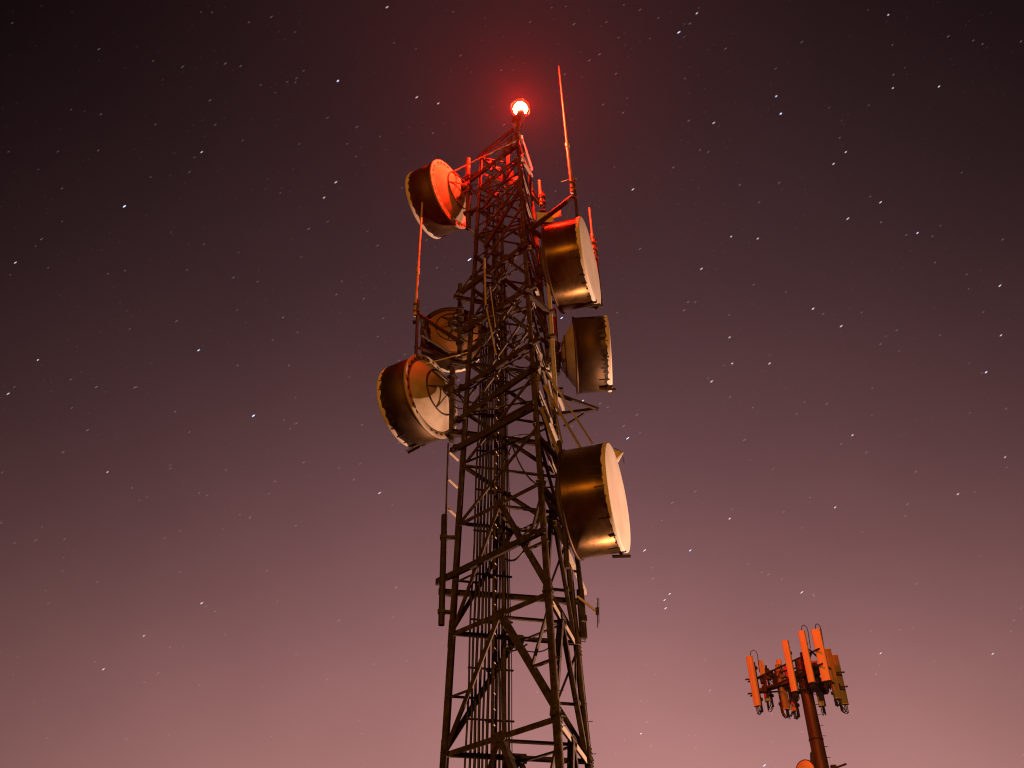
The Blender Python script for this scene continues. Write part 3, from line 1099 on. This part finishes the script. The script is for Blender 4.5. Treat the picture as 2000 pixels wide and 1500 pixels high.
# azimuth fade: town's light dome, plus lens vignetting put into the sky colour
xy = n.new('ShaderNodeCombineXYZ')
l.new(sx.outputs['X'], xy.inputs[0])
l.new(sx.outputs['Y'], xy.inputs[1])
nz = n.new('ShaderNodeVectorMath')
nz.operation = 'NORMALIZE'
l.new(xy.outputs[0], nz.inputs[0])
dt = n.new('ShaderNodeVectorMath')
dt.operation = 'DOT_PRODUCT'
l.new(nz.outputs[0], dt.inputs[0])
dt.inputs[1].default_value = V((math.sin(R(4)), math.cos(R(4)), 0))
mxx = n.new('ShaderNodeMath')
mxx.operation = 'MAXIMUM'
mxx.inputs[1].default_value = .45
l.new(dt.outputs['Value'], mxx.inputs[0])
pw = n.new('ShaderNodeMath')
pw.operation = 'POWER'
pw.inputs[1].default_value = 5.0
l.new(mxx.outputs[0], pw.inputs[0])
vm = n.new('ShaderNodeVectorMath')
vm.operation = 'SCALE'
l.new(cr.outputs['Color'], vm.inputs[0])
l.new(pw.outputs[0], vm.inputs['Scale'])
# very faint uneven thin haze in the sky glow
nt = n.new('ShaderNodeTexNoise')
nt.inputs['Scale'].default_value = 3.2
nt.inputs['Detail'].default_value = 5
l.new(tc.outputs['Generated'], nt.inputs['Vector'])
nr = n.new('ShaderNodeMapRange')
nr.inputs['From Min'].default_value, nr.inputs['From Max'].default_value = .3, .7
nr.inputs['To Min'].default_value, nr.inputs['To Max'].default_value = .91, 1.09
l.new(nt.outputs['Fac'], nr.inputs['Value'])
v2 = n.new('ShaderNodeVectorMath')
v2.operation = 'SCALE'
l.new(vm.outputs[0], v2.inputs[0])
l.new(nr.outputs['Result'], v2.inputs['Scale'])
l.new(v2.outputs[0], bg.inputs['Color'])
bg.inputs['Strength'].default_value = 1.0

# stars, drawn out into short trails by the turning sky, on a sphere far beyond everything
BRIGHT = [(660, 158, 3), (814, 190, 2), (856, 202, 2), (756, 14, 2), (697, 248, 1.5), (656, 356, 2), (633, 386, 2), (243, 403, 3.2), (603, 447, 1.6), (398, 477, 1.7), (81, 467, 1.7), (30, 513, 2), (394, 297, 1.8), (410, 196, 1.7), (440, 124, 1.6), (470, 129, 1.7), (356, 131, 1.4), (509, 166, 1.4), (530, 33, 1.2), (74, 703, 2.1), (388, 684, 1.5), (464, 714, 1.4), (553, 620, 1.6), (657, 575, 1.6), (917, 507, 2.8), (370, 336, 1.2), (193, 96, 1.3), (139, 214, 1), (197, 223, 1.2), (640, 230, 1.2), (94, 523, 1), (345, 627, 1.1), (121, 368, 1.3), (113, 296, 1), (75, 331, 1), (785, 367, 1), (456, 542, 1.2), (503, 550, 1.2), (414, 24, 1), (885, 23, 1.1), (561, 160, 1), (577, 161, 1), (593, 138, 1), (1361, 26, 2.2), (1326, 63, 2), (1348, 46, 1.4), (1250, 19, 1.6), (1121, 47, 1.5), (1171, 106, 1.6), (1151, 118, 1.6), (1417, 95, 1.5), (1566, 82, 1.4), (1735, 29, 2.2), (1852, 71, 1.4), (1901, 79, 1.5), (1919, 86, 1.7), (1994, 81, 1.7), (1745, 146, 1.6), (1744, 172, 2), (1834, 169, 2.4), (1525, 222, 3), (1516, 188, 1.5), (1394, 240, 1.8), (1345, 236, 1.5), (1217, 220, 1.6), (1640, 269, 1.6), (1652, 297, 1.8), (1628, 320, 1.9), (1367, 293, 1.7), (1383, 297, 1.3), (1315, 327, 1.7), (1236, 370, 2), (1445, 361, 1.7), (1483, 395, 1.5), (1522, 357, 1.2), (1720, 395, 1.9), (1656, 427, 1.8), (1721, 434, 1.5), (1428, 462, 2.1), (1480, 466, 1.8), (1250, 486, 1.6), (1370, 525, 1.8), (1535, 570, 1), (1792, 455, 1.4), (1770, 459, 1.2), (1958, 468, 1.6), (1953, 558, 2.3), (1888, 536, 1.4), (1588, 603, 2.5), (1608, 613, 1.7), (1643, 637, 2.2), (1425, 659, 1.9), (1344, 590, 1.7), (1358, 590, 1.3), (1336, 606, 1.5), (1430, 710, 1.9), (1503, 710, 2), (1390, 745, 1.9), (1955, 655, 1.9), (1720, 672, 1.4), (1752, 645, 1.2), (1836, 654, 1.2), (1926, 727, 1.8), (1097, 621, 1.8), (1203, 144, 1.3), (1178, 204, 1.4), (28, 756, 1.2), (188, 756, 1.5), (263, 757, 1.5), (16, 769, 1.9), (495, 812, 2.6), (342, 804, 1.7), (171, 840, 1.4), (123, 883, 1.6), (210, 922, 1.8), (258, 953, 1.6), (333, 915, 1.4), (579, 827, 1.5), (707, 830, 1.6), (370, 844, 1.4), (593, 903, 1.6), (537, 940, 1.3), (691, 937, 1.5), (741, 963, 1.8), (488, 1011, 1.5), (578, 1027, 1.6), (322, 1051, 1.5), (126, 1053, 1.4), (70, 1055, 1.2), (28, 1061, 1.3), (521, 1115, 1.6), (394, 1178, 2), (402, 1184, 1.3), (420, 1194, 1.6), (281, 1242, 2), (440, 1239, 1.5), (332, 1264, 1.4), (662, 1212, 1.5), (202, 1307, 1.8), (309, 1315, 1.3), (282, 1333, 1.5), (639, 1327, 1.3), (700, 1408, 1.4), (92, 1441, 1.7), (247, 1444, 1.6), (530, 1438, 1.6), (329, 1436, 1.3), (1138, 783, 2), (1172, 788, 1.5), (1218, 832, 1.6), (1226, 856, 1.4), (1244, 810, 1.2), (1426, 775, 1.5), (1470, 796, 1.5), (1556, 809, 1.7), (1615, 789, 1.5), (1454, 859, 1.7), (1665, 850, 2.1), (1643, 867, 1.7), (1692, 884, 1.5), (1963, 893, 1.8), (1965, 798, 1.6), (1871, 965, 2.2), (1631, 991, 1.9), (1772, 985, 1.5), (1768, 1008, 1.2), (1425, 1013, 2.1), (1358, 960, 1.4), (1313, 982, 1.3), (1789, 921, 1.6), (1259, 1075, 1.9), (1348, 1075, 1.3), (1501, 1122, 1.5), (1275, 1130, 1.6), (1308, 1160, 1.9), (1298, 1172, 1.9), (1300, 1188, 1.8), (1566, 1157, 1.8), (1588, 1161, 1.4), (1939, 1277, 1.8), (1980, 1212, 1.6), (1790, 1140, 1.3), (1720, 1276, 1.8), (1824, 1291, 1.6), (1711, 1317, 1.7), (1376, 1290, 1.4), (1386, 1350, 1.6), (1252, 1369, 1.3), (1263, 1410, 1.7), (1252, 1433, 1.8), (1493, 1495, 1.8), (1271, 1457, 1.3)]
rs = random.Random(11)
stars = [(x, y, b) for x, y, b in BRIGHT]
for _ in range(2600):
    x, y = rs.uniform(-700, 2700), rs.uniform(-500, 1520)
    b = .45 + .55 * rs.random() ** 3
    stars.append((x, y, b))
DS = 900.
sm = [emit('starlight_' + nm, c, s) for nm, c, s in [('faint', (.9, .8, .78), .05), ('pale', (.95, .88, .85), .19), ('white', (1, .95, .95), .9), ('bluish', (.55, .65, 1), 2.0)]]
for q in sm:
    q.cycles.emission_sampling = 'NONE'
    nn_, ll_ = q.node_tree.nodes, q.node_tree.links
    pb = nn_['Principled BSDF']
    em, tr, ad = nn_.new('ShaderNodeEmission'), nn_.new('ShaderNodeBsdfTransparent'), nn_.new('ShaderNodeAddShader')
    em.inputs[0].default_value = pb.inputs['Emission Color'].default_value
    em.inputs[1].default_value = pb.inputs['Emission Strength'].default_value
    ll_.new(em.outputs[0], ad.inputs[0])
    ll_.new(tr.outputs[0], ad.inputs[1])
    ll_.new(ad.outputs[0], nn_['Material Output'].inputs['Surface'])
    nn_.remove(pb)
m = MB()
for x, y, b in stars:
    big = b > 1.05
    L = (4.3 if b > 2.2 else 3.6 if big else 2.8) * rs.uniform(.65, 1.1)
    wd = (.30 + .24 * b) if big else .55
    dx, dy = math.cos(R(33 + x * .003)), -math.sin(R(33 + x * .003))
    px, py = -dy, dx
    mi = 3 if (b > 2.5 or (big and rs.random() < .06)) else 2 if b > 1.75 else 1 if big else (0 if b < .75 else 1)
    pts = []
    for t in range(8):
        a = 2 * PI * t / 8
        u, v = L * math.cos(a), wd * math.sin(a)
        pts.append(CAM + ray(x + dx * u + px * v, y + dy * u + py * v) * DS)
    m.add(pts, [list(range(8))], mi)
st = m.build('stars', sm)
st['kind'] = 'stuff'
st['label'] = 'short white star trails scattered over the whole night sky'
st['category'] = 'stars'

# ------------------------------------------------------------------ haze added round everything so the beacon shows a glow
m = MB()
m.box((0, 0, 15.2), 400, 400, 33.4)
hz = m.build('haze', [])
hm = bpy.data.materials.new('added_glow_haze')
hm.use_nodes = True
hn = hm.node_tree.nodes
hn.clear()
ho = hn.new('ShaderNodeOutputMaterial')
pv = hn.new('ShaderNodeVolumePrincipled')
pv.inputs['Color'].default_value = (.9, .9, .9, 1)
pv.inputs['Density'].default_value = .00024
pv.inputs['Anisotropy'].default_value = .72
hm.node_tree.links.new(pv.outputs[0], ho.inputs['Volume'])
hz.data.materials.append(hm)
hz['kind'] = 'stuff'
hz['label'] = 'thin haze added around the towers so the beacon glows'
hz['category'] = 'haze'

# ------------------------------------------------------------------ render settings
S.view_settings.view_transform = 'Standard'
S.view_settings.look = 'None'
S.view_settings.exposure = 0
S.view_settings.gamma = 1
S.cycles.use_denoising = True
S.cycles.filter_width = 1.15
S.cycles.max_bounces = 6
S.cycles.volume_bounces = 0
S.cycles.sample_clamp_indirect = 4
S.cycles.sample_clamp_direct = 0
